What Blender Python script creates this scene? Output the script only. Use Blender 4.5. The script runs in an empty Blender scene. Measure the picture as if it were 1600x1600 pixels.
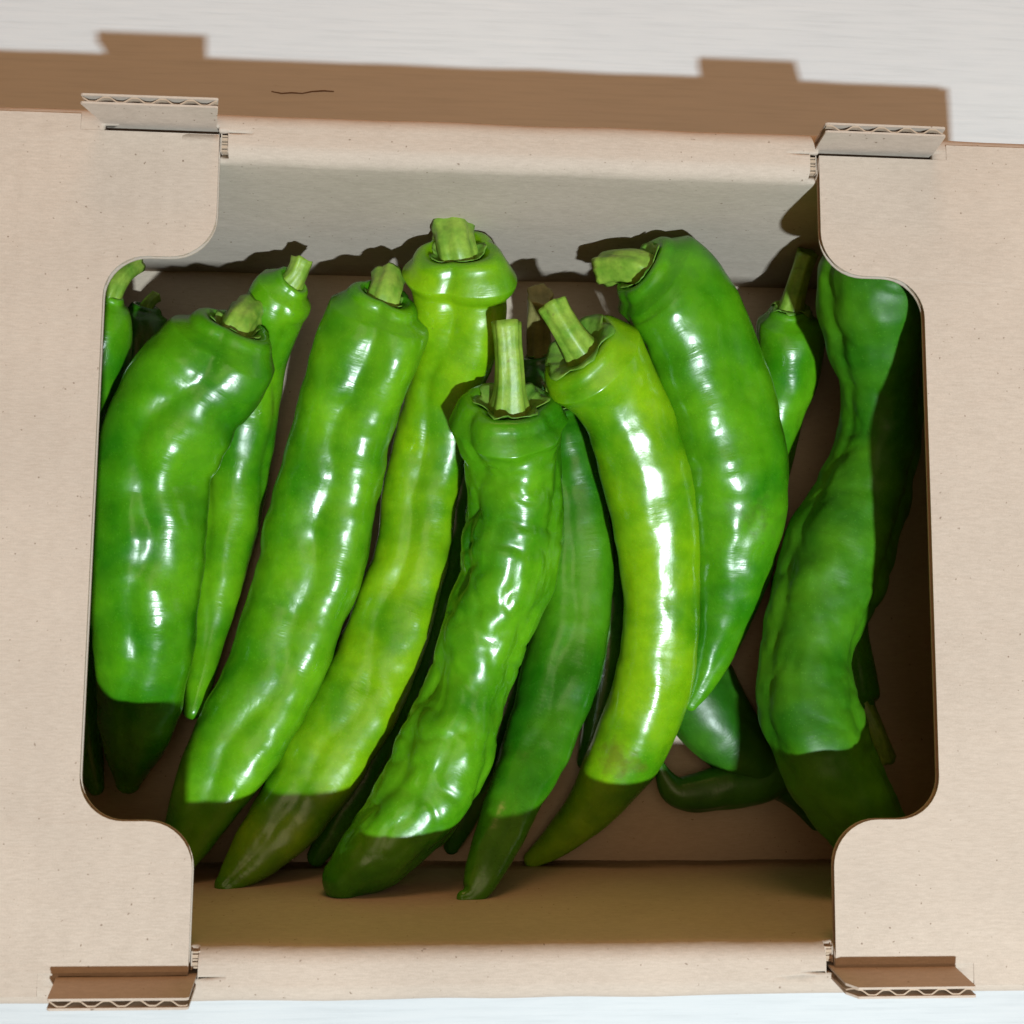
import bpy, math, random
from mathutils import Vector, Matrix, Euler, noise
from mathutils.geometry import tessellate_polygon

# ------------------------------------------------------------------ scale
# modelling unit: x right, y away, z up, z = 0 on the rim of the tray; one unit is S metres
S = 0.0109
TABLE = -11.1
FLOOR = -10.68
def W(x, y, z): return Vector((S * x, S * y, S * (z - TABLE)))

scene = bpy.context.scene
COL = scene.collection

# ------------------------------------------------------------------ camera
F_PX = 1731.8
CAM_P = Vector((-1.2549, -2.6905, 35.2465))
CAM_R = Euler((0.1038, -0.0641, 0.0083), 'XYZ')
CAM_M = CAM_R.to_matrix()
cam_d = bpy.data.cameras.new('camera')
cam = bpy.data.objects.new('camera', cam_d)
COL.objects.link(cam)
cam.location = W(*CAM_P)
cam.rotation_euler = CAM_R
cam_d.sensor_width = 36.0
cam_d.lens = 36.0 * F_PX / 1600.0
cam_d.clip_start = 0.01
cam_d.clip_end = 50.0
cam_d.dof.use_dof = True
cam_d.dof.focus_distance = S * 40.5
cam_d.dof.aperture_fstop = 20.0
scene.camera = cam

# ------------------------------------------------------------------ light
world = bpy.data.worlds.new('World')
scene.world = world
world.use_nodes = True
bg = world.node_tree.nodes['Background']
bg.inputs['Color'].default_value = (1.0, 0.44, 0.17, 1)
bg.inputs['Strength'].default_value = 0.27

lamp_d = bpy.data.lights.new('ceiling_lamp', 'AREA')
lamp_d.shape = 'RECTANGLE'
lamp_d.size = 0.050
lamp_d.size_y = 0.026
lamp_d.energy = 37.0
lamp_d.color = (0.80, 0.92, 0.97)
lamp = bpy.data.objects.new('ceiling_lamp', lamp_d)
COL.objects.link(lamp)
LAMP_P = Vector((22.0, -69.0, 118.0))
lamp.location = W(*LAMP_P)
lamp.rotation_euler = (Vector((1.3, 0, -7)) - LAMP_P).to_track_quat('-Z', 'Y').to_euler()

# added weak side fill that lightens the right end of the table shadow
fill_d = bpy.data.lights.new('side_fill', 'AREA')
fill_d.shape = 'RECTANGLE'; fill_d.size = 0.5; fill_d.size_y = 0.7
fill_d.energy = 1.3
fill_d.color = (1.0, 0.97, 0.93)
fill = bpy.data.objects.new('side_fill', fill_d)
COL.objects.link(fill)
fill.location = W(120, 12, 34)
fill.rotation_euler = (Vector((0, 0, -8)) - Vector((120, 12, 34))).to_track_quat('-Z', 'Y').to_euler()

# added fills: a soft one overhead and a warm one from the far side
def soft_fill(name, pos, size, energy, color):
    d = bpy.data.lights.new(name, 'AREA')
    d.shape = 'RECTANGLE'; d.size, d.size_y = size
    d.energy = energy; d.color = color
    o = bpy.data.objects.new(name, d)
    COL.objects.link(o)
    o.location = W(*pos)
    o.rotation_euler = (Vector((1, 0, -6)) - Vector(pos)).to_track_quat('-Z', 'Y').to_euler()
soft_fill('overhead_fill', (-12, 10, 170), (0.9, 0.8), 3.9, (1.0, 0.80, 0.52))
soft_fill('warm_back_fill', (5, 130, 40), (0.6, 0.4), 6.0, (1.0, 0.50, 0.21))

scene.view_settings.view_transform = 'Standard'
scene.view_settings.look = 'None'
scene.view_settings.exposure = 0.0
scene.view_settings.gamma = 1.0
scene.render.engine = 'CYCLES'

# ------------------------------------------------------------------ helpers
def at(u, v, z):
    """model-space point at height z that the photograph shows at pixel (u, v)"""
    d = CAM_M @ Vector(((u - 800) / F_PX, -(v - 800) / F_PX, -1.0))
    return CAM_P + d * ((z - CAM_P.z) / d.z)
def depth(p): return -((p - CAM_P) @ CAM_M).z

def mesh_obj(name, verts, faces, mat, parent=None, smooth=False, uvs=None):
    me = bpy.data.meshes.new(name)
    me.from_pydata([tuple(v) for v in verts], [], faces)
    me.update()
    if smooth:
        me.polygons.foreach_set('use_smooth', [True] * len(me.polygons))
    if uvs is not None:
        lay = me.uv_layers.new(name='UVMap')
        for l in me.loops:
            lay.data[l.index].uv = uvs[l.vertex_index]
    me.materials.append(mat)
    o = bpy.data.objects.new(name, me)
    COL.objects.link(o)
    if parent: o.parent = parent
    return o

def empty(name, loc):
    o = bpy.data.objects.new(name, None)
    o.empty_display_size = 0.02
    o.location = loc
    COL.objects.link(o)
    return o

class MB:
    def __init__(s): s.v = []; s.f = []
    def add(s, vs, fs):
        n = len(s.v); s.v += [Vector(v) for v in vs]; s.f += [tuple(i + n for i in f) for f in fs]
    def slab(s, outline, z0, z1, fn=None):
        """extruded polygon in x, y; fn maps (x, y, z) to model space"""
        n = len(outline)
        tri = tessellate_polygon([[Vector((x, y, 0)) for x, y in outline]])
        a = sum(outline[i][0] * outline[(i + 1) % n][1] - outline[(i + 1) % n][0] * outline[i][1] for i in range(n))
        vs = [(x, y, z1) for x, y in outline] + [(x, y, z0) for x, y in outline]
        fs = []
        for t in tri:
            p = [Vector(outline[i]) for i in t]
            ar = (p[1] - p[0]).cross(p[2] - p[0])
            t = tuple(t) if ar > 0 else tuple(reversed(t))
            fs.append(t); fs.append(tuple(i + n for i in reversed(t)))
        for i in range(n):
            j = (i + 1) % n
            fs.append((i, i + n, j + n, j) if a > 0 else (j, j + n, i + n, i))
        if fn: vs = [fn(*v) for v in vs]
        s.add(vs, fs)
    def box(s, x0, x1, y0, y1, z0, z1, fn=None):
        s.slab([(x0, y0), (x1, y0), (x1, y1), (x0, y1)], z0, z1, fn)
    def obj(s, name, mat, parent=None, smooth=False):
        off = parent_loc(parent)
        return mesh_obj(name, [W(*v) - off for v in s.v], s.f, mat, parent, smooth)

def parent_loc(p):
    o = Vector((0, 0, 0))
    while p is not None:
        o += p.location; p = p.parent
    return o

# ------------------------------------------------------------------ materials
def new_mat(name):
    m = bpy.data.materials.new(name); m.use_nodes = True
    nt = m.node_tree; nt.nodes.clear()
    out = nt.nodes.new('ShaderNodeOutputMaterial')
    b = nt.nodes.new('ShaderNodeBsdfPrincipled')
    nt.links.new(b.outputs[0], out.inputs[0])
    return m, nt, b
def node(nt, t, **kw):
    n = nt.nodes.new(t)
    for k, v in kw.items():
        if hasattr(n, k): setattr(n, k, v)
        else: n.inputs[k.replace('_', ' ')].default_value = v
    return n
def ramp(nt, fac, stops):
    r = nt.nodes.new('ShaderNodeValToRGB')
    el = r.color_ramp.elements
    while len(el) < len(stops): el.new(0.5)
    for e, (p, c) in zip(el, stops):
        e.position = p; e.color = (*c, 1) if len(c) == 3 else c
    nt.links.new(fac, r.inputs[0]); return r.outputs[0]
def mix(nt, a, b, fac, mode='MIX'):
    m = nt.nodes.new('ShaderNodeMix'); m.data_type = 'RGBA'; m.blend_type = mode
    for i, val in ((0, fac), (6, a), (7, b)):
        if hasattr(val, 'is_linked'): nt.links.new(val, m.inputs[i])
        else: m.inputs[i].default_value = val if i == 0 else ((*val, 1) if len(val) == 3 else val)
    return m.outputs[2]
def coords(nt, scale=(1, 1, 1), kind='Object'):
    tc = nt.nodes.new('ShaderNodeTexCoord'); mp = nt.nodes.new('ShaderNodeMapping')
    mp.inputs['Scale'].default_value = scale
    nt.links.new(tc.outputs[kind], mp.inputs[0]); return mp.outputs[0]
def tex_noise(nt, vec, scale, detail=4, rough=0.5):
    n = nt.nodes.new('ShaderNodeTexNoise')
    n.inputs['Scale'].default_value = scale; n.inputs['Detail'].default_value = detail
    n.inputs['Roughness'].default_value = rough
    nt.links.new(vec, n.inputs['Vector']); return n.outputs['Fac']
def bump(nt, h, strength, dist, prev=None):
    b = nt.nodes.new('ShaderNodeBump')
    b.inputs['Strength'].default_value = strength; b.inputs['Distance'].default_value = dist
    nt.links.new(h, b.inputs['Height'])
    if prev is not None: nt.links.new(prev, b.inputs['Normal'])
    return b.outputs[0]

def mat_kraft(name, col=(0.425, 0.363, 0.303), axis=0, flutes=0.0):
    m, nt, b = new_mat(name)
    v = coords(nt)
    big = tex_noise(nt, v, 18, 3)
    c = ramp(nt, big, [(0.3, tuple(k * 0.94 for k in col)), (0.7, tuple(k * 1.05 for k in col))])
    fib = tex_noise(nt, coords(nt, (260, 1500, 800) if axis == 0 else (1500, 260, 800)), 1, 3, 0.6)
    c = mix(nt, c, ramp(nt, fib, [(0.3, (0.86, 0.85, 0.83)), (0.7, (1.1, 1.1, 1.1))]), 0.55, 'MULTIPLY')
    fine = tex_noise(nt, v, 2600, 2, 0.6)
    c = mix(nt, c, ramp(nt, fine, [(0.3, (0.86, 0.86, 0.86)), (0.7, (1.12, 1.12, 1.12))]), 0.5, 'MULTIPLY')
    sp = tex_noise(nt, v, 620, 1, 0.5)                                  # dark recycled-fibre specks
    c = mix(nt, c, (0.13, 0.085, 0.055), ramp(nt, sp, [(0.735, (0, 0, 0)), (0.80, (0.75, 0.75, 0.75))]))
    nt.links.new(c, b.inputs['Base Color'])
    b.inputs['Roughness'].default_value = 0.78
    b.inputs['Specular IOR Level'].default_value = 0.25
    n = bump(nt, tex_noise(nt, v, 90, 3), 0.25, 0.0015)
    n = bump(nt, fib, 0.18, 0.0002, n)
    if flutes:
        wv = nt.nodes.new('ShaderNodeTexWave'); wv.wave_type = 'BANDS'; wv.bands_direction = 'X'
        wv.inputs['Scale'].default_value = 2 * math.pi / (0.86 * S) / 20.0
        wv.inputs['Distortion'].default_value = 1.2; wv.inputs['Detail'].default_value = 2
        wv.inputs['Detail Scale'].default_value = 0.6
        nt.links.new(v, wv.inputs['Vector'])
        n = bump(nt, wv.outputs['Fac'], flutes, 0.0004, n)
    nt.links.new(n, b.inputs['Normal'])
    return m

KRAFT = mat_kraft('kraft_board')
KRAFT_LID = mat_kraft('kraft_lid', flutes=0.22)
KRAFT_IN = mat_kraft('kraft_inside', (0.425, 0.35, 0.275))
FLUTE = mat_kraft('kraft_fluting', (0.40, 0.31, 0.23))

def mat_table():
    m, nt, b = new_mat('white_laminate')
    g = tex_noise(nt, coords(nt, (26, 520, 90)), 1, 4, 0.6)
    c = ramp(nt, g, [(0.25, (0.465, 0.497, 0.515)), (0.5, (0.513, 0.545, 0.565)), (0.75, (0.538, 0.565, 0.58))])
    big = tex_noise(nt, coords(nt), 7, 2)
    c = mix(nt, c, ramp(nt, big, [(0.3, (0.95, 0.955, 0.96)), (0.7, (1.03, 1.03, 1.02))]), 0.8, 'MULTIPLY')
    spk = tex_noise(nt, coords(nt, (120, 300, 200)), 1, 2)
    c = mix(nt, c, (0.36, 0.35, 0.34), ramp(nt, spk, [(0.76, (0, 0, 0)), (0.86, (0.5, 0.5, 0.5))]))
    nt.links.new(c, b.inputs['Base Color'])
    b.inputs['Roughness'].default_value = 0.55
    b.inputs['Specular IOR Level'].default_value = 0.1
    nt.links.new(bump(nt, g, 0.12, 0.0006), b.inputs['Normal'])
    return m

def mat_pepper(name, deep, light, seed, stain=None, yellow=0.5, rough=0.0, spec=0.48):
    m, nt, b = new_mat(name)
    tc = nt.nodes.new('ShaderNodeTexCoord')
    uvm = nt.nodes.new('ShaderNodeMapping'); nt.links.new(tc.outputs['UV'], uvm.inputs[0])
    uvm.inputs['Location'].default_value = (seed * 1.7, seed * 0.9, 0)
    ob = nt.nodes.new('ShaderNodeMapping'); nt.links.new(tc.outputs['Object'], ob.inputs[0])
    ob.inputs['Location'].default_value = (seed * 0.31, seed * 0.17, seed * 0.07)
    patch = tex_noise(nt, ob.outputs[0], 34, 3, 0.5)
    c = ramp(nt, patch, [(0.34, deep), (0.66 - 0.16 * (yellow - 0.5), light)])
    mot = tex_noise(nt, ob.outputs[0], 260, 4, 0.6)
    c = mix(nt, c, ramp(nt, mot, [(0.3, (0.84, 0.88, 0.8)), (0.7, (1.12, 1.09, 1.1))]), 0.75, 'MULTIPLY')
    # fine pale lenticels
    vor = nt.nodes.new('ShaderNodeTexVoronoi'); vor.inputs['Scale'].default_value = 620
    nt.links.new(ob.outputs[0], vor.inputs['Vector'])
    c = mix(nt, c, tuple(min(1, k * 1.5 + 0.03) for k in light),
            ramp(nt, vor.outputs['Distance'], [(0.06, (0.28, 0.28, 0.28)), (0.2, (0, 0, 0))]))
    if stain:
        for (p, rad, colr, amt) in stain:
            d = nt.nodes.new('ShaderNodeVectorMath'); d.operation = 'DISTANCE'
            wob = nt.nodes.new('ShaderNodeVectorMath'); wob.operation = 'MULTIPLY_ADD'
            nz = nt.nodes.new('ShaderNodeTexNoise'); nz.inputs['Scale'].default_value = 220
            nt.links.new(tc.outputs['Object'], nz.inputs['Vector'])
            nt.links.new(nz.outputs['Color'], wob.inputs[0])
            wob.inputs[1].default_value = (rad * 1.6,) * 3
            nt.links.new(tc.outputs['Object'], wob.inputs[2])
            nt.links.new(wob.outputs[0], d.inputs[0])
            d.inputs[1].default_value = Vector(p) + Vector((rad * 0.8,) * 3)
            dv = nt.nodes.new('ShaderNodeMath'); dv.operation = 'DIVIDE'
            nt.links.new(d.outputs['Value'], dv.inputs[0]); dv.inputs[1].default_value = rad
            c = mix(nt, c, colr, ramp(nt, dv.outputs[0], [(0.3, (amt,) * 3), (1.0, (0, 0, 0))]))
    nt.links.new(c, b.inputs['Base Color'])
    b.inputs['Roughness'].default_value = 0.17
    rr = ramp(nt, tex_noise(nt, ob.outputs[0], 90, 3), [(0.35, (0.21 + rough,) * 3), (0.7, (0.36 + rough,) * 3)])
    nt.links.new(rr, b.inputs['Roughness'])
    b.inputs['Specular IOR Level'].default_value = spec
    b.inputs['Subsurface Weight'].default_value = 0.22
    b.inputs['Subsurface Radius'].default_value = (0.4, 1.0, 0.15)
    b.inputs['Subsurface Scale'].default_value = 0.006
    # skin relief: shallow dimples, then patches of fine wrinkles that run round the fruit
    n = bump(nt, tex_noise(nt, ob.outputs[0], 62, 2, 0.4), 0.34, 0.0026)
    wr = nt.nodes.new('ShaderNodeMapping'); nt.links.new(uvm.outputs[0], wr.inputs[0])
    wr.inputs['Scale'].default_value = (6.0, 1.6, 1)
    wn = tex_noise(nt, wr.outputs[0], 1.0, 3, 0.55)
    msk = ramp(nt, tex_noise(nt, ob.outputs[0], 48, 2, 0.5), [(0.46, (0, 0, 0)), (0.62, (1, 1, 1))])
    mm = nt.nodes.new('ShaderNodeMath'); mm.operation = 'MULTIPLY'
    nt.links.new(wn, mm.inputs[0]); nt.links.new(msk, mm.inputs[1])
    n = bump(nt, mm.outputs[0], 0.24, 0.0006, n)
    n = bump(nt, tex_noise(nt, ob.outputs[0], 520, 2, 0.5), 0.14, 0.00035, n)
    nt.links.new(n, b.inputs['Normal'])
    return m

def mat_stem(name, a, bcol):
    m, nt, b = new_mat(name)
    v = coords(nt)
    st = tex_noise(nt, v, 420, 4, 0.6)
    big = tex_noise(nt, v, 130, 3, 0.5)
    c = ramp(nt, big, [(0.3, a), (0.68, bcol)])
    c = mix(nt, c, ramp(nt, st, [(0.3, (0.75, 0.75, 0.7)), (0.7, (1.15, 1.13, 1.1))]), 0.8, 'MULTIPLY')
    br = tex_noise(nt, v, 300, 2)
    c = mix(nt, c, (0.12, 0.085, 0.03), ramp(nt, br, [(0.68, (0, 0, 0)), (0.78, (0.55, 0.55, 0.55))]))
    nt.links.new(c, b.inputs['Base Color'])
    b.inputs['Roughness'].default_value = 0.42
    b.inputs['Specular IOR Level'].default_value = 0.4
    b.inputs['Subsurface Weight'].default_value = 0.08
    b.inputs['Subsurface Radius'].default_value = (0.5, 1.0, 0.2)
    b.inputs['Subsurface Scale'].default_value = 0.002
    nt.links.new(bump(nt, st, 0.3, 0.0005), b.inputs['Normal'])
    return m
STEM = mat_stem('stem_green', (0.11, 0.26, 0.02), (0.25, 0.39, 0.05))
STEM_OLD = mat_stem('stem_olive', (0.16, 0.15, 0.045), (0.27, 0.25, 0.09))
CALYX = mat_stem('calyx_green', (0.06, 0.19, 0.015), (0.17, 0.31, 0.045))

# ------------------------------------------------------------------ table
tb = MB()
tb.box(-75, 75, -70, 75, TABLE - 3, TABLE)
table = tb.obj('table_top', mat_table())
table['kind'] = 'structure'
table['label'] = 'white wood-grain laminate table top under the box'

sc_m, sc_nt, sc_b = new_mat('scratch_brown')
sc_b.inputs['Base Color'].default_value = (0.10, 0.055, 0.03, 1); sc_b.inputs['Roughness'].default_value = 0.8
sc = MB()
line = [(424, 143), (440, 146), (456, 145), (472, 146), (488, 143), (506, 142), (522, 143)]
for (a, b_) in zip(line, line[1:]):
    p, q = at(*a, TABLE), at(*b_, TABLE)
    t0 = 0.028 + 0.02 * noise.noise(Vector((a[0] * 0.11, 0, 0))); t1 = 0.028 + 0.02 * noise.noise(Vector((b_[0] * 0.11, 0, 0)))
    sc.add([(p.x, p.y - t0, TABLE + 0.006), (q.x, q.y - t1, TABLE + 0.006), (q.x, q.y + t1, TABLE + 0.006), (p.x, p.y + t0, TABLE + 0.006)], [(0, 1, 2, 3)])
sc.obj('scratch', sc_m, table)

# ------------------------------------------------------------------ cardboard box
BX = empty('cardboard_box', W(1.26, 0, TABLE))
BX['label'] = 'open brown cardboard tray with rounded lid cut-out and corner tabs'
BX['category'] = 'box'
X0, X1 = -18.8, 21.3          # outer ends
YB = 13.72                     # half depth, outside
RW = 1.17                      # width of the rim
TH = 0.30                      # board thickness
rng = random.Random(4)

def wob(x, y, z, a=0.035):
    n = noise.noise_vector(Vector((x * 0.23, y * 0.23, z * 0.23)))
    return Vector((x, y, z + a * n.z))

# --- rolled long walls: outer wall, rim and inner wall folded from one board
def long_wall(name, sgn, slits, slots):
    r = 0.30
    prof = [(YB, TABLE + 0.02, 0), (YB, -8, 0), (YB, -4, 0), (YB, -1.2, 0)]
    for i in range(7):
        a = math.pi / 2 * i / 6
        prof.append((YB - r + r * math.cos(a), -r + r * math.sin(a), 0))
    for yy in (13.38, 13.30, 13.22, 13.16, 13.09):
        prof.append((yy, 0, 0))
    yi = YB - RW
    for i in range(7):
        a = math.pi / 2 * i / 6
        prof.append((yi + r - r * math.sin(a), -r + r * math.cos(a), 0))
    prof += [(yi, -1.0, 0), (yi - 0.03, -2.5, 0), (yi - 0.08, -4.5, 0), (yi - 0.14, -7, 0), (yi - 0.2, -9.3, 0), (yi - 0.25, FLOOR + 0.02, 0)]
    xs = [X0 + 0.35 + (X1 - X0 - 0.7) * i / 72 for i in range(73)]
    for a, b_ in slots: xs += [a, b_, a + 0.01, b_ - 0.01]
    xs += [-8.66, -8.36, 10.86, 11.15]
    for a, b_ in slits: xs += [a, a + (b_ - a) * 0.5, b_]
    xs = sorted(set(xs))
    V, Fc = [], []
    n = len(prof)
    for x in xs:
        for k, (y, z, _) in enumerate(prof):
            yy = y
            bow = 0.10 * math.sin(math.pi * (x - X0) / (X1 - X0))          # boards belly a little between the corners
            if z > -1.3: dz = 0.03 * noise.noise(Vector((x * 0.5, y * 0.8, 3.1 * sgn)))
            else: dz = 0
            q = 0.05 * noise.noise(Vector((x * 0.35, z * 0.3, 7.7 * sgn + (y > 13.4))))
            for a, b_ in slits:
                if abs(y - 13.16) < 0.001 or abs(y - 13.22) < 0.001:
                    lo, hi = min(a, b_), max(a, b_)
                    if lo - 1e-6 <= x <= hi + 1e-6:
                        t = abs(x - a) / abs(b_ - a)
                        w = 0.035 * (1 - t) + 0.002
                        yy = 13.19 + (w if y > 13.19 else -w) - 0.02 * t
            V.append((x, sgn * (yy + q + (bow * 0.4 if y > 13.4 else bow * 0.25)), z + dz))
    for i in range(len(xs) - 1):
        for k in range(n - 1):
            ym = (prof[k][0] + prof[k + 1][0]) / 2
            xm = (xs[i] + xs[i + 1]) / 2
            if 13.16 < ym < 13.22 and prof[k][1] == 0 and any(min(a, b_) < xm < max(a, b_) for a, b_ in slits):
                continue
            top = prof[k][1] > -0.2 and prof[k + 1][1] > -0.2
            if top and 13.05 < ym < 13.40 and any(a < xm < b_ for a, b_ in slots): continue
            if top and ym < 13.25 and (-8.66 < xm < -8.36 or 10.86 < xm < 11.15): continue
            f = (i * n + k, i * n + k + 1, (i + 1) * n + k + 1, (i + 1) * n + k)
            Fc.append(f if sgn < 0 else tuple(reversed(f)))
    o = mesh_obj(name, [W(*v) - BX.location for v in V], Fc, KRAFT, BX, True)
    md = o.modifiers.new('board', 'SOLIDIFY'); md.thickness = S * TH * 0.9; md.offset = -1
    return o
long_wall('back_wall', 1, [(-8.35, -7.6), (10.85, 10.2)], [(-12.3, -8.66), (11.15, 15.1)])
long_wall('front_wall', -1, [(-8.35, -7.55), (10.85, 10.1)], [(-12.45, -8.66), (11.15, 14.95)])

# --- end walls and floor
def plain(name, boxes, mat=KRAFT_IN):
    m = MB()
    for b_ in boxes: m.box(*b_)
    return m.obj(name, mat, BX)
plain('end_wall', [(X0, X0 + TH, -YB + 0.32, YB - 0.32, TABLE + 0.02, -0.02)], KRAFT)
plain('end_wall', [(X1 - TH, X1, -YB + 0.32, YB - 0.32, TABLE + 0.02, -0.02)], KRAFT)
fl = MB()
fl.box(X0 + TH + 0.01, X1 - TH - 0.01, -YB + 0.33, YB - 0.33, TABLE + 0.03, FLOOR)
fl.obj('floor_panel', KRAFT_IN, BX)

# --- corrugated pieces: two liners and a wavy medium between them
PITCH = 0.86
def liners(mb, outline, t0, t1, fn, lt=0.055):
    mb.slab(outline, t0, t0 + lt, fn); mb.slab(outline, t1 - lt, t1, fn)
def intervals(poly, x):
    ys = []
    n = len(poly)
    for i in range(n):
        (xa, ya), (xb, yb) = poly[i], poly[(i + 1) % n]
        if (xa <= x < xb) or (xb <= x < xa):
            ys.append(ya + (yb - ya) * (x - xa) / (xb - xa))
    ys.sort()
    return list(zip(ys[0::2], ys[1::2]))
def wavy(mb, poly, t0, t1, fn, step=0.055, inset=0.05, ph=0.0, lt=0.055):
    """corrugated medium; the flutes run along y"""
    xs0 = min(p[0] for p in poly) + inset; xs1 = max(p[0] for p in poly) - inset
    nst = int((xs1 - xs0) / step)
    mid = (t0 + t1) / 2; amp = (t1 - t0) / 2 - lt - 0.02
    th = 0.024
    def zz(x):
        s_ = math.sin(2 * math.pi * x / PITCH + ph)
        return mid + amp * max(-1, min(1, 1.25 * s_))
    prev = None
    for i in range(nst + 1):
        x = xs0 + (xs1 - xs0) * i / nst
        iv = [(a + inset, b_ - inset) for a, b_ in intervals(poly, x) if b_ - a > 2.5 * inset]
        if prev and len(prev[1]) == len(iv):
            for (a0, b0), (a1, b1) in zip(prev[1], iv):
                za, zb = zz(prev[0]), zz(x)
                vs = [(prev[0], a0, za + th), (x, a1, zb + th), (x, b1, zb + th), (prev[0], b0, za + th),
                      (prev[0], a0, za - th), (x, a1, zb - th), (x, b1, zb - th), (prev[0], b0, za - th)]
                mb.add([fn(*v) for v in vs], [(0, 1, 2, 3), (7, 6, 5, 4), (0, 4, 5, 1), (2, 6, 7, 3)])
        prev = (x, iv)

def arc(cx, cy, r, a0, a1, n=10):
    return [(cx + r * math.cos(math.radians(a0 + (a1 - a0) * i / n)), cy + r * math.sin(math.radians(a0 + (a1 - a0) * i / n))) for i in range(n + 1)]

def lid_panel(side):
    """one end flap folded over the top; built for the right end, mirrored for the left"""
    xm = 1.26
    def mx(x): return x if side > 0 else 2 * xm - x
    x1, x2, xo = 11.16, 14.62, X1 - 0.02
    yt, yb_ = 9.02, -8.60
    r1, r2 = 1.45, 1.35
    sb, sf = 13.13, -13.0            # inner edges of the tab notches
    xn = 15.55
    B = 13.66
    pts = [(xo, -B), (xo, B), (xn, B), (xn, sb), (x1, sb)]
    pts += [(x1, yt + r1)] + arc(x1 + r1, yt + r1, r1, 180, 270)[1:]
    pts += arc(x2 - r2, yt - r2, r2, 90, 0)
    pts += arc(x2 - r2, yb_ + r2, r2, 0, -90)
    pts += arc(x1 + r1, yb_ - r1, r1, 90, 180)
    pts += [(x1, sf), (xn, sf), (xn, -B)]
    pts = [(mx(x), y) for x, y in pts]
    if side > 0: pts = pts[::-1]
    def warp(x, y, z):
        d = abs(x - mx(xo)) / (xo - x1)
        sag = (-0.05 if side < 0 else 0.06) * d * (1 - (y / 14) ** 2)
        lift = 0.05 * noise.noise(Vector((x * 0.12, y * 0.14, 5 + side)))
        tilt = 0.0
        return (x, y, z + sag + lift * 0.6 + tilt)
    # dense outline so that the sheet can warp
    dense = []
    for i in range(len(pts)):
        a, b_ = Vector(pts[i]), Vector(pts[(i + 1) % len(pts)])
        k = max(1, int((b_ - a).length / 1.2))
        dense += [tuple(a.lerp(b_, j / k)) for j in range(k)]
    m = MB(); liners(m, dense, 0.005, 0.285, warp, 0.05)
    p = m.obj('lid_panel', KRAFT_LID, BX)
    f = MB(); wavy(f, pts, 0.005, 0.285, warp, step=0.07, lt=0.05)
    f.obj('fluting', FLUTE, p)
    return p
lid_panel(1); lid_panel(-1)

# --- stacking tabs at the four corners: boards standing up out of the rim
def tab(base, top, y_in, sgn, h, chamfer=0.0, ph=0.0, lean=0.03):
    z0 = -1.0
    (a0, a1), (b0, b1) = base, top
    def xat(lo, hi, z): return lo + (hi - lo) * max(0, (z / h))
    out = [(a0, z0), (a1, z0), (a1, 0.25), (b1, h - 0.04), (b1 - 0.06, h), (b0 + 0.06 + chamfer, h), (b0, h - 0.04 - chamfer), (a0, 0.25)]
    def fn(x, z, t):
        y = y_in + 0.0 + t + lean * max(0, z)
        n = 0.02 * noise.noise(Vector((x * 0.9, z * 0.9, y_in)))
        return (x, sgn * (y + n), z)
    m = MB()
    # the slab's local x, y become x, z; winding flips with the side
    def fl_(o): return o
    liners(m, out, 0.0, 0.33, fn, 0.068)
    o = m.obj('tab', KRAFT, BX)
    f = MB(); wavy(f, out, 0.0, 0.33, fn, step=0.05, inset=0.035, ph=ph, lt=0.068)
    f.obj('fluting', FLUTE, o)
    return o
tab((-12.34, -8.74), (-12.66, -8.45), 13.36, 1, 1.55, ph=0.4)
tab((11.05, 15.12), (10.98, 14.98), 13.34, 1, 1.5, ph=2.0)
tab((-12.5, -8.40), (-12.35, -8.35), 13.08, -1, 1.45, ph=1.0, lean=0.20)
tab((11.00, 14.95), (11.12, 15.05), 13.04, -1, 1.45, chamfer=0.24, ph=3.0, lean=0.20)

# --- cut ends of the rolled rim beside the tabs, flutes facing up
def rim_end(x0, y0, y1, ph):
    t = 0.26
    out = [(y0, -0.9), (y1, -0.9), (y1, 0.10), (y0, 0.10)]
    if y1 < y0: out = [(y1, -0.9), (y0, -0.9), (y0, 0.10), (y1, 0.10)]
    def fn(a, z, tt): return (x0 + tt, a, z + 0.015 * math.sin(9 * a))
    m = MB(); liners(m, out, 0, t, fn, 0.035)
    o = m.obj('rim_end', KRAFT, BX)
    f = MB()
    lo, hi = min(y0, y1), max(y0, y1)
    k = 5
    for i in range(k):
        y = lo + (hi - lo) * (i + 0.5) / k
        w_ = 0.05 if i % 2 else 0.028
        f.box(x0 + 0.03, x0 + t - 0.03, y - w_, y + w_, -0.8, 0.06 + 0.03 * (i % 2))
    f.obj('fluting', FLUTE, o)
rim_end(-8.62, 12.62, 13.24, 0)
rim_end(10.88, 12.58, 13.2, 1)
rim_end(-8.60, -13.0, -12.45, 2)
rim_end(10.86, -12.98, -12.5, 3)

# ------------------------------------------------------------------ peppers
def catmull(P, t):
    n = len(P) - 1
    i = min(int(t), n - 1); f = t - i
    p0 = P[max(i - 1, 0)]; p1 = P[i]; p2 = P[i + 1]; p3 = P[min(i + 2, n)]
    return [0.5 * (2 * b + (c - a) * f + (2 * a - 5 * b + 4 * c - d) * f * f + (3 * b - a - 3 * c + d) * f ** 3)
            for a, b, c, d in zip(p0, p1, p2, p3)]

CAP = [(0.0, -0.16), (0.16, -0.16), (0.32, -0.13), (0.46, -0.05), (0.58, 0.03), (0.69, 0.075), (0.79, 0.07), (0.87, 0.03), (0.935, -0.045), (0.98, -0.14), (1.0, -0.26)]
def cap_h(r):
    for (r0, h0), (r1, h1) in zip(CAP, CAP[1:]):
        if r <= r1: return h0 + (h1 - h0) * (r - r0) / (r1 - r0)
    return CAP[-1][1]

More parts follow.
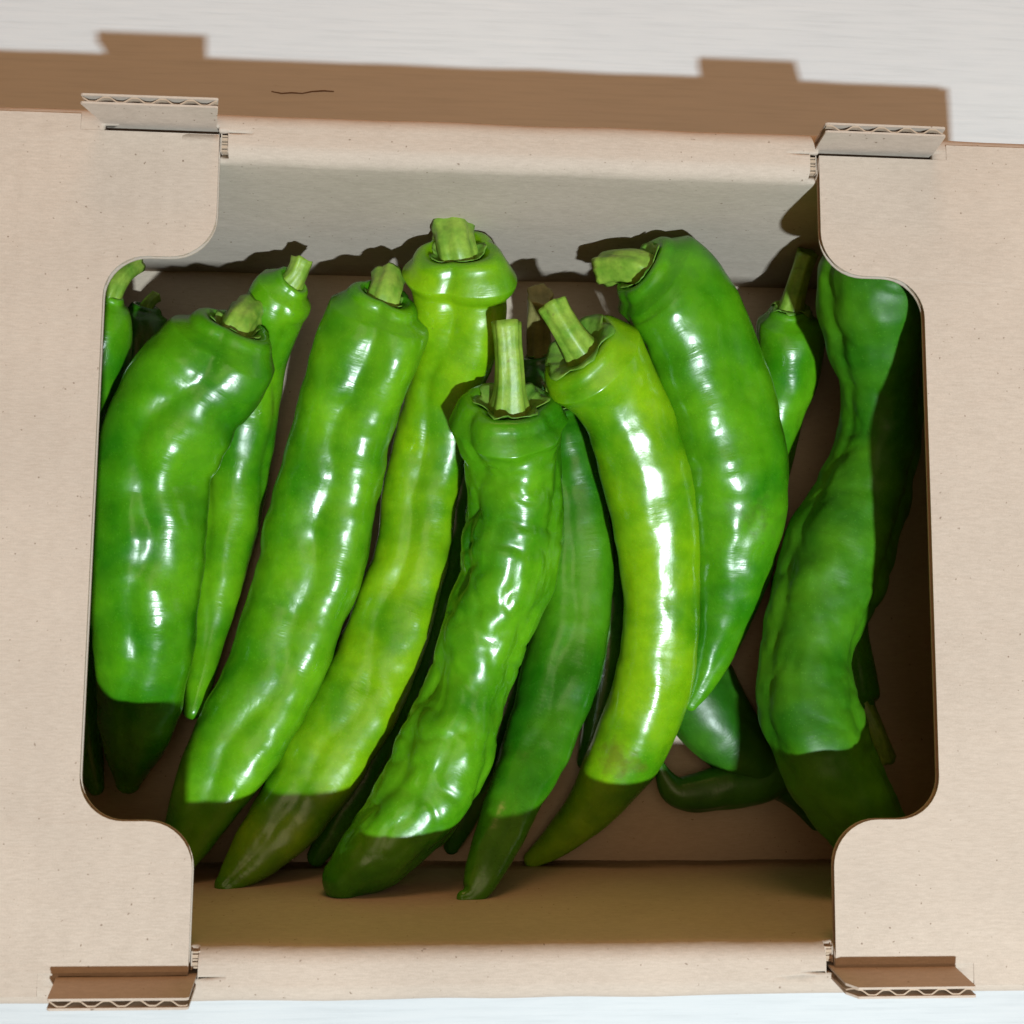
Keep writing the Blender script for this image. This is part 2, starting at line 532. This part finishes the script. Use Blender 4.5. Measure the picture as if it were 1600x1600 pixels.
def pepper(label, stations, stem, colors, seed, flat=0.9, lobes=3, furrow=0.07, bumps=0.05, twist=0.25, phase=0.6,
           dents=(), stain=None, stem_mat=None, calyx=0.62, stem_r=0.34, yellow=0.5, wrinkle=0.0, stem_flare=1.5, tilt=0.3, rough=0.0, spec=0.48):
    pts = []
    for (u, v, w, z) in stations:
        q = min(1.0, max(0.0, (z + 9.9) / 2.6))
        z = max(z * 0.972 + 1.4 * q * q * (3 - 2 * q), FLOOR + 0.1)
        p = at(u, v, z)
        pts.append((p.x, p.y, p.z, 0.5 * w * depth(p) / F_PX))
    # resample by length
    fine = [catmull(pts, (len(pts) - 1) * i / 400) for i in range(401)]
    L = [0.0]
    for a, b_ in zip(fine, fine[1:]): L.append(L[-1] + (Vector(a[:3]) - Vector(b_[:3])).length)
    NR = max(70, int(L[-1] / 0.105)); NA = 72
    rings = []; j = 0
    for i in range(NR + 1):
        s = L[-1] * i / NR
        while j < 399 and L[j + 1] < s: j += 1
        f = (s - L[j]) / max(1e-9, L[j + 1] - L[j])
        rings.append([a + (b_ - a) * f for a, b_ in zip(fine[j], fine[j + 1])] + [s])
    # smooth the path a little
    for _ in range(3):
        q = [r[:] for r in rings]
        for i in range(1, NR):
            for k in range(4): rings[i][k] = 0.25 * q[i - 1][k] + 0.5 * q[i][k] + 0.25 * q[i + 1][k]
    zs = [r[2] for r in rings]
    for _ in range(420):
        zs = [zs[0]] + [0.25 * a + 0.5 * b_ + 0.25 * c for a, b_, c in zip(zs, zs[1:], zs[2:])] + [zs[-1]]
    for r, z in zip(rings, zs): r[2] = z
    P = [Vector(r[:3]) for r in rings]
    T = [(P[min(i + 1, NR)] - P[max(i - 1, 0)]).normalized() for i in range(NR + 1)]
    RC = max(r[3] for r in rings[: max(3, NR // 10)])
    for i in range(NR + 1):
        k = max(0.0, 1 - rings[i][4] / (1.3 * RC))
        T[i] = (T[i] - Vector((0, 0, tilt * k * k * (3 - 2 * k)))).normalized()
    root = empty('green_pepper', W(*P[0]))
    root['label'] = label; root['category'] = 'pepper'; root['group'] = 'green peppers in the cardboard tray'
    mat = mat_pepper('pepper_skin', colors[0], colors[1], seed, None if not stain else
                     [(W(*at(u, v, z)) - root.location, S * r, c, a) for (u, v, z, r, c, a) in stain], yellow, rough, spec)
    r0 = rings[0][3]
    R0 = max(r[3] for r in rings[: max(3, NR // 12)])
    V, UV, Fc = [], [], []
    def frame(t):
        up = Vector((0, 0, 1))
        side = t.cross(up)
        if side.length < 0.15: side = Vector((1, 0, 0))
        side.normalize()
        return side, side.cross(t).normalized()
    so = Vector((seed * 13.7, seed * 5.1, seed * 3.3))
    def rad(th, s, k):
        """relative radius at angle th, length s; k = 0 at stem, 1 at tip"""
        ph = phase + twist * s * 0.35 + 0.5 * noise.noise(Vector((s * 0.3, seed, 0)))
        fu = abs(math.cos(0.5 * lobes * (th - ph)))            # 0 in a furrow
        env = 1.0 - 0.55 * k
        g = -furrow * env * (0.40 * math.exp(-(fu / 0.26) ** 2) + 0.6 * math.exp(-(fu / 0.65) ** 2)) + furrow * 0.35 * env * fu
        c3 = Vector((math.cos(th) * 0.9, math.sin(th) * 0.9, 0))
        b1 = noise.noise(so + Vector((c3.x, c3.y, s * 0.55)))
        b2 = noise.noise(so * 1.3 + Vector((c3.x * 1.9, c3.y * 1.9, s * 1.25)))
        b3 = noise.noise(so * 0.7 + Vector((c3.x * 1.5, c3.y * 1.5, s * 3.2)))
        g += bumps * (1.05 * b1 + 0.6 * b2 + 0.06 * b3)
        if wrinkle:
            rg = 1 - abs(noise.noise(so + Vector((c3.x * 2.2, c3.y * 2.2, s * 0.8))))
            g -= wrinkle * max(0, rg - 0.78) * 4
        for (ds, dt, dd, ls, lt) in dents:
            a = (th - dt + math.pi) % (2 * math.pi) - math.pi
            g -= dd * math.exp(-((s / L[-1] - ds) / ls) ** 2 - (a / lt) ** 2)
        return 1 + g
    def ring(c, t, r, s, k, hfun=None):
        side, up = frame(t)
        base = len(V)
        for a in range(NA):
            th = 2 * math.pi * a / NA
            m = rad(th, s, k)
            off = side * (math.cos(th) * r * m) + up * (math.sin(th) * r * m * flat)
            V.append(c + off); UV.append((s, 3.2 * abs(1 - 2 * a / NA)))
        return base
    bases = []
    for (cr, ch) in CAP[1:-1]:
        bases.append(ring(P[0] - T[0] * (ch * R0), T[0], r0 * cr, 0.0, 0.0))
    i0 = 0
    while rings[i0][4] < 0.26 * R0: i0 += 1
    for i in range(i0, NR + 1):
        bases.append(ring(P[i], T[i], rings[i][3], rings[i][4], i / NR))
    re = rings[-1][3]
    for q in (0.35, 0.62, 0.83, 0.96):
        bases.append(ring(P[-1] + T[-1] * re * q, T[-1], re * math.sqrt(1 - q * q), L[-1] + re * q, 1.0))
    V.append(P[0] - T[0] * (CAP[0][1] * R0)); UV.append((0, 0)); c0 = len(V) - 1
    V.append(P[-1] + T[-1] * re * 1.02); UV.append((L[-1], 0)); c1 = len(V) - 1
    for a_, b_ in zip(bases, bases[1:]):
        for a in range(NA):
            n2 = (a + 1) % NA
            Fc.append((a_ + a, b_ + a, b_ + n2, a_ + n2))
    for a in range(NA):
        n2 = (a + 1) % NA
        Fc.append((c0, bases[0] + a, bases[0] + n2)); Fc.append((c1, bases[-1] + n2, bases[-1] + a))
    mesh_obj('body', [W(*v) - root.location for v in V], Fc, mat, root, True, UV)
    # --- calyx: thin ragged collar lying in the dished shoulder
    side, up = frame(T[0])
    rg = random.Random(seed * 7 + 1)
    NC = 60; nr = 8
    pk = 5 + seed % 2
    phs = rg.random() * 6
    CV, CF = [], []
    for layer in (0, 1):
        for r_i in range(nr + 1):
            for a in range(NC):
                th = 2 * math.pi * a / NC
                edge = calyx * (0.80 + 0.20 * abs(math.cos(0.5 * pk * (th + phs))) ** 1.5 + 0.12 * noise.noise(Vector((math.cos(th) * 2.1, math.sin(th) * 2.1, seed))) + 0.05 * noise.noise(Vector((math.cos(th) * 7, math.sin(th) * 7, seed))))
                rr = 0.10 + (edge - 0.10) * r_i / nr
                m = rad(th, 0, 0)
                curl = 0.05 * (r_i / nr) ** 3 * noise.noise(Vector((math.cos(th) * 2.6, math.sin(th) * 2.6, seed + 9)))
                h = cap_h(rr) * R0 + 0.045 + (0.0 if layer else 0.035) + abs(curl) * R0 * 1.4 + 0.012 * math.sin(th * 14)
                CV.append(P[0] - T[0] * h + side * (math.cos(th) * rr * r0 * m) + up * (math.sin(th) * rr * r0 * m * flat))
    off = (nr + 1) * NC
    for layer in (0, 1):
        for r_i in range(nr):
            for a in range(NC):
                n2 = (a + 1) % NC
                q = [layer * off + r_i * NC + a, layer * off + r_i * NC + n2, layer * off + (r_i + 1) * NC + n2, layer * off + (r_i + 1) * NC + a]
                CF.append(tuple(reversed(q)) if layer == 0 else tuple(q))
    for a in range(NC):
        n2 = (a + 1) % NC
        CF.append((nr * NC + n2, nr * NC + a, off + nr * NC + a, off + nr * NC + n2))
        CF.append((a, n2, off + n2, off + a))
    mesh_obj('calyx', [W(*v) - root.location for v in CV], CF, CALYX, root, True)
    # --- stem: ribbed, flared where it meets the collar, cut flat at the end
    b0 = P[0] - T[0] * (CAP[0][1] * R0 + 0.0)
    if stem: tip = at(*stem)
    else: tip = b0 - T[0] * 1.6 + Vector((0, 0, 0.3))
    d0 = -T[0]
    ln = (tip - b0).length
    c1_ = b0 + d0 * ln * 0.45
    NS = 18; NSA = 30
    sr = stem_r
    SV, SF = [], []
    for i in range(NS + 1):
        t = i / NS
        c = b0 * (1 - t) ** 2 + c1_ * 2 * t * (1 - t) + tip * t * t
        dr = ((c1_ - b0) * (1 - t) + (tip - c1_) * t).normalized()
        sd = dr.cross(Vector((0.3, 0.2, 1))).normalized(); u2 = sd.cross(dr)
        r = sr * (1 + (stem_flare - 1) * math.exp(-t * 4.2)) * (1 + 0.12 * max(0, t - 0.8) * 5)
        for a in range(NSA):
            th = 2 * math.pi * a / NSA
            rr = r * (1 + 0.075 * math.cos(5 * th + seed + t) + 0.05 * math.cos(9 * th + 2 * t) + 0.06 * noise.noise(Vector((math.cos(th) * 1.5, math.sin(th) * 1.5, t * 3 + seed))))
            e = Vector((0, 0, 0))
            if i == NS: e = dr * (0.10 * noise.noise(Vector((math.cos(th), math.sin(th), seed * 1.1))))
            SV.append(c + sd * math.cos(th) * rr + u2 * math.sin(th) * rr + e)
    # slightly hollow cut face
    for (q, dp) in ((0.86, 0.0), (0.6, -0.05), (0.25, -0.09)):
        for a in range(NSA):
            SV.append(tip + (SV[NS * NSA + a] - tip) * q + dr * dp)
    for i in range(NS + 3):
        for a in range(NSA):
            n2 = (a + 1) % NSA
            SF.append((i * NSA + a, i * NSA + n2, (i + 1) * NSA + n2, (i + 1) * NSA + a))
    SF.append(tuple((NS + 3) * NSA + a for a in range(NSA)))
    mesh_obj('stem', [W(*v) - root.location for v in SV], SF, stem_mat or STEM, root, True)
    return root

# skin colours, deep and light
MID = ((0.022, 0.155, 0.002), (0.085, 0.285, 0.004))
BRIGHT = ((0.028, 0.170, 0.002), (0.108, 0.310, 0.004))
LIME = ((0.055, 0.215, 0.002), (0.170, 0.358, 0.003))
DEEP = ((0.014, 0.118, 0.002), (0.054, 0.212, 0.004))
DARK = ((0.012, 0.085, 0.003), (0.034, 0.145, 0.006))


# each pepper: stations (pixel of the axis, width across, height of the axis), stem end, colours
pepper('broad green pepper with a pinched fold in its side, resting over a slimmer pepper',
       [(368, 512, 140, -6.0), (352, 540, 178, -6.1), (322, 580, 188, -6.4), (290, 625, 192, -6.7), (262, 685, 190, -7.0), (242, 750, 178, -7.2), (232, 850, 171, -7.5), (228, 915, 169, -7.6), (227, 980, 160, -7.8), (222, 1055, 140, -8.2), (215, 1125, 120, -8.7), (207, 1180, 80, -9.2), (201, 1220, 42, -9.5)],
       (388, 486, -5.4), MID, 1, furrow=0.14, phase=0.55, twist=0, bumps=0.065, dents=[(0.33, 2.5, 0.16, 0.05, 0.4), (0.15, 2.9, 0.10, 0.035, 0.5)], stem_r=0.56, stem_flare=1.1, calyx=0.6, tilt=0.35)

pepper('slim light green pepper with a round bulb head, half covered by the broad folded pepper',
       [(457, 440, 66, -7.2), (442, 452, 96, -7.2), (428, 480, 100, -7.6), (422, 515, 86, -8.0), (405, 560, 86, -8.4), (392, 610, 96, -8.9), (385, 660, 98, -9.3), (372, 740, 98, -9.7), (357, 830, 90, -9.7), (342, 920, 74, -9.7), (326, 1000, 52, -9.5), (312, 1065, 42, -9.2), (302, 1108, 32, -9.1)],
       (472, 406, -5.4), BRIGHT, 2, furrow=0.1, phase=1.15, stem_r=0.36, stem_flare=1.6, calyx=0.5, yellow=0.9)

pepper('long smooth green pepper with a wide shoulder, its tip tucked under the lid corner',
       [(600, 464, 118, -6.4), (592, 484, 150, -6.5), (582, 520, 160, -6.8), (566, 570, 160, -7.3), (547, 630, 156, -7.9), (530, 690, 155, -8.3), (515, 755, 160, -8.6), (500, 825, 163, -8.8), (482, 895, 160, -9.0), (458, 965, 153, -9.0), (432, 1035, 149, -9.0), (402, 1105, 146, -9.0), (366, 1170, 136, -8.9), (332, 1230, 116, -8.8), (302, 1290, 90, -8.7), (278, 1345, 58, -8.5), (264, 1380, 28, -8.4)],
       (607, 436, -5.4), BRIGHT, 3, furrow=0.13, phase=0.67, twist=0, bumps=0.06, stem_r=0.58, stem_flare=1.15, calyx=0.55, yellow=0.6, tilt=0.45, dents=[(0.5, 2.4, -0.15, 3.0, 0.42), (0.5, 1.45, 0.05, 3.0, 0.5)])

pepper('yellowish green pepper with a collared head at the back wall and pointed tip',
       [(714, 394, 150, -6.0), (716, 408, 172, -6.1), (717, 432, 164, -6.5), (717, 456, 142, -6.9), (718, 500, 138, -7.4), (708, 560, 122, -8.0), (690, 620, 110, -8.6), (674, 690, 112, -9.2), (660, 760, 114, -9.4), (647, 840, 116, -9.5), (633, 905, 121, -9.5), (610, 975, 126, -9.5), (577, 1055, 130, -9.5), (543, 1122, 130, -9.4), (502, 1195, 128, -9.3), (462, 1255, 118, -9.1), (420, 1308, 98, -8.8), (382, 1350, 68, -8.5), (352, 1382, 34, -8.2)],
       (706, 358, -4.8), LIME, 4, furrow=0.13, phase=0.25, twist=0.03, bumps=0.075, stem_r=0.72, stem_flare=1.08, calyx=0.62, yellow=0.9, tilt=0.55, dents=[(0.5, 2.4, -0.15, 3.0, 0.42), (0.5, 1.45, 0.05, 3.0, 0.5)])

pepper('crinkled green pepper with a tall straight stem and a blunt kinked tip',
       [(797, 634, 172, -6.0), (797, 652, 196, -6.1), (799, 682, 172, -6.5), (804, 716, 152, -6.8), (804, 775, 152, -7.3), (800, 835, 160, -7.6), (793, 890, 156, -7.8), (775, 945, 148, -7.9), (753, 1000, 136, -8.0), (735, 1058, 128, -8.0), (713, 1120, 145, -8.0), (692, 1180, 150, -8.0), (665, 1235, 146, -7.9), (630, 1285, 132, -7.8), (590, 1325, 118, -7.7), (556, 1357, 96, -7.5), (540, 1372, 74, -7.4)],
       (791, 502, -3.2), MID, 5, furrow=0.13, phase=1.55, twist=0, bumps=0.085, wrinkle=0.05, dents=[(0.78, 2.3, -0.13, 0.2, 0.42), (0.75, 1.4, 0.05, 0.2, 0.5), (0.60, 0.7, 0.16, 0.05, 0.6), (0.22, 0.3, 0.09, 0.03, 0.5), (0.37, 0.2, 0.08, 0.025, 0.6), (0.74, 0.6, 0.12, 0.06, 0.35)], stem_r=0.47, stem_flare=1.9, calyx=0.72, tilt=0.55)

pepper('narrow deep green pepper with a hooked tip, beside the crinkled one',
       [(868, 640, 70, -9.0), (872, 660, 92, -9.0), (880, 710, 104, -9.3), (890, 770, 108, -9.5), (897, 840, 112, -9.5), (899, 900, 113, -9.5), (893, 970, 114, -9.5), (877, 1040, 115, -9.4), (857, 1110, 112, -9.2), (831, 1180, 102, -8.9), (802, 1250, 86, -8.4), (777, 1310, 76, -7.8), (757, 1360, 62, -7.3), (746, 1385, 50, -7.0), (735, 1400, 36, -6.9), (724, 1402, 22, -6.8)],
       (862, 600, -7.9), DEEP, 6, furrow=0.1, phase=0.25, twist=0.03, bumps=0.07, stem_r=0.28, dents=[(0.5, 2.4, -0.15, 3.0, 0.42), (0.5, 1.45, 0.05, 3.0, 0.5)])

pepper('curved yellow-lime pepper with a tilted flared shoulder and chunky stem',
       [(906, 545, 158, -5.8), (920, 558, 176, -5.9), (944, 586, 154, -6.2), (968, 624, 138, -6.6), (990, 668, 138, -7.0), (1008, 728, 144, -7.4), (1022, 800, 140, -8.0), (1031, 870, 130, -8.2), (1034, 940, 122, -8.4), (1031, 1000, 120, -8.6), (1021, 1060, 122, -8.8), (1003, 1120, 122, -9.0), (976, 1178, 112, -9.2), (946, 1228, 94, -9.5), (910, 1275, 72, -9.8), (868, 1315, 50, -10.1), (832, 1342, 28, -10.3)],
       (862, 474, -3.8), LIME, 7, furrow=0.04, phase=0.2, twist=0.1, bumps=0.045, stem_r=0.5, stem_flare=1.6, calyx=0.85, yellow=0.85,
       stain=[(960, 1190, -7.6, 0.9, (0.10, 0.12, 0.01), 0.7), (1000, 1195, -7.7, 0.45, (0.09, 0.10, 0.01), 0.6)], tilt=0.5)

pepper('large thick green pepper with a glossy curved back, stem turned sideways',
       [(1004, 420, 126, -5.6), (1020, 430, 154, -5.6), (1048, 456, 168, -5.8), (1080, 510, 172, -6.2), (1106, 572, 172, -6.6), (1127, 640, 172, -7.0), (1143, 715, 170, -7.6), (1149, 785, 158, -7.8), (1147, 850, 140, -8.0), (1140, 910, 116, -8.3), (1126, 970, 86, -8.6), (1109, 1028, 62, -8.7), (1092, 1072, 42, -8.8), (1080, 1100, 22, -8.8)],
       (946, 421, -5.1), MID, 8, furrow=0.08, phase=1.0, twist=-0.05, bumps=0.06, stem_r=0.6, stem_flare=1.05, calyx=0.72,
       stain=[(1168, 800, -5.9, 1.3, (0.05, 0.10, 0.012), 0.75)], tilt=0.3, dents=[(0.30, 1.75, 0.09, 0.13, 0.6), (0.30, 0.9, -0.05, 0.16, 0.4)])

pepper('small green pepper with a leafy collar and upright stem, beneath the large thick one',
       [(1235, 486, 74, -8.3), (1236, 505, 104, -8.3), (1236, 545, 106, -8.5), (1230, 590, 98, -8.8), (1214, 640, 84, -9.2), (1200, 700, 84, -9.5), (1182, 780, 80, -9.7), (1162, 860, 64, -9.9), (1145, 920, 40, -10.1)],
       (1262, 394, -5.6), MID, 9, furrow=0.05, phase=0.9, stem_r=0.36, stem_flare=1.7, calyx=0.9, tilt=0.5)

pepper('thick dark green pepper curving in an S beneath the lid edge, away from the rest',
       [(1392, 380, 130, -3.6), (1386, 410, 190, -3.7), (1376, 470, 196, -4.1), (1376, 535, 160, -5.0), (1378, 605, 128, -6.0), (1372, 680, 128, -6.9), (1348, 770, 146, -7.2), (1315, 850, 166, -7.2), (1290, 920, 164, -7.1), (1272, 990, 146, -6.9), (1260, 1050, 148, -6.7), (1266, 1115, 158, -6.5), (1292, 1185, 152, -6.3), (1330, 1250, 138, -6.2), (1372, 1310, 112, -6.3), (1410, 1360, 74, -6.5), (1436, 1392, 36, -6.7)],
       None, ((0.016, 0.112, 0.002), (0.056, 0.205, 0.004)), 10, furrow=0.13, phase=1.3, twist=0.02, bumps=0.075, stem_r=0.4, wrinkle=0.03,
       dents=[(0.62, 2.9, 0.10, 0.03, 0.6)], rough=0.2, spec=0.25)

pepper('shaded green pepper with bulging side, mostly hidden under the lid panel',
       [(172, 462, 50, -6.9), (162, 482, 82, -6.9), (151, 530, 104, -7.2), (140, 585, 100, -7.8), (126, 650, 86, -8.6), (117, 720, 76, -9.3), (113, 810, 70, -9.7), (115, 900, 68, -9.8), (119, 1000, 64, -9.9), (127, 1100, 54, -10.0), (140, 1190, 42, -10.2), (150, 1230, 26, -10.3)],
       (212, 412, -6.2), MID, 11, furrow=0.05, phase=0.5, stem_r=0.34, stem_flare=1.4, calyx=0.5)

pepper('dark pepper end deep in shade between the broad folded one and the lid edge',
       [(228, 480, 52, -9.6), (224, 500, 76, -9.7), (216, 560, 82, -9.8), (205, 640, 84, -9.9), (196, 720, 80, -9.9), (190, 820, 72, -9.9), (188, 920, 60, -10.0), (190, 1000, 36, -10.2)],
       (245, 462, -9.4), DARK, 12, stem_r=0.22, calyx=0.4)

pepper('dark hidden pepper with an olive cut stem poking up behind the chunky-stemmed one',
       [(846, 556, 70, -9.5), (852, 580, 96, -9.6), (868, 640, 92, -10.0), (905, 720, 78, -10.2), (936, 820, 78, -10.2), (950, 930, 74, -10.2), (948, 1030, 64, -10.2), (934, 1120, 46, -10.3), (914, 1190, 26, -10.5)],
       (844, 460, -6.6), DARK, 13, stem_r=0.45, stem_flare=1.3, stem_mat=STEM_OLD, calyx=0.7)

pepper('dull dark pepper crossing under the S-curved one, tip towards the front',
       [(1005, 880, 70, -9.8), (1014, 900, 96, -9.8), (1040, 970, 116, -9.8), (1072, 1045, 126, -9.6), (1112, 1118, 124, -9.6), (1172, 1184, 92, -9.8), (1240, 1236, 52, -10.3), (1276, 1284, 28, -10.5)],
       None, DARK, 15, stem_r=0.25, rough=0.1)  # widened over a lit patch of floor; shade is put into its dark skin

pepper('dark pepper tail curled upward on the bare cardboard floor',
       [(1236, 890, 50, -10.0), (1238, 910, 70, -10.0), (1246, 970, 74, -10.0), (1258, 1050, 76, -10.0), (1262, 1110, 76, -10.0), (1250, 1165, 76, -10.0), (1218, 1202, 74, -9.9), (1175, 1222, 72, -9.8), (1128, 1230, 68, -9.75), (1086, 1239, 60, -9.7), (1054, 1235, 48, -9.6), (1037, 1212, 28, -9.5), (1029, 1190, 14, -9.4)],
       None, DARK, 16, stem_r=0.25, bumps=0.06, rough=0.1)  # dark skin colour stands in for the shade on this tail

pepper('hidden pepper showing only its pale stem beside the S-curved one',
       [(1350, 1110, 46, -9.6), (1343, 1096, 64, -9.7), (1330, 1040, 66, -10.0), (1322, 960, 66, -10.1), (1326, 880, 62, -10.2), (1336, 810, 46, -10.3), (1342, 770, 26, -10.4)],
       (1385, 1188, -9.2), DEEP, 17, stem_r=0.34, stem_flare=1.5, calyx=0.6)

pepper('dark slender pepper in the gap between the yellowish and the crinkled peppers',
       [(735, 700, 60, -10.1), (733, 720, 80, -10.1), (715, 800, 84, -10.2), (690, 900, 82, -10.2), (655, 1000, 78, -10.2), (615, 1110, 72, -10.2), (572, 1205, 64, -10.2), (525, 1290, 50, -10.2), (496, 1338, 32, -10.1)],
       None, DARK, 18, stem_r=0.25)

pepper('dark thin pepper tip peeking out between the crinkled and hook-tipped peppers',
       [(880, 760, 50, -10.3), (872, 800, 50, -10.4), (845, 900, 52, -10.4), (815, 1010, 56, -10.3), (783, 1120, 60, -10.2), (748, 1220, 58, -10.1), (718, 1290, 44, -10.1), (706, 1322, 26, -10.1)],
       None, DARK, 19, stem_r=0.22)
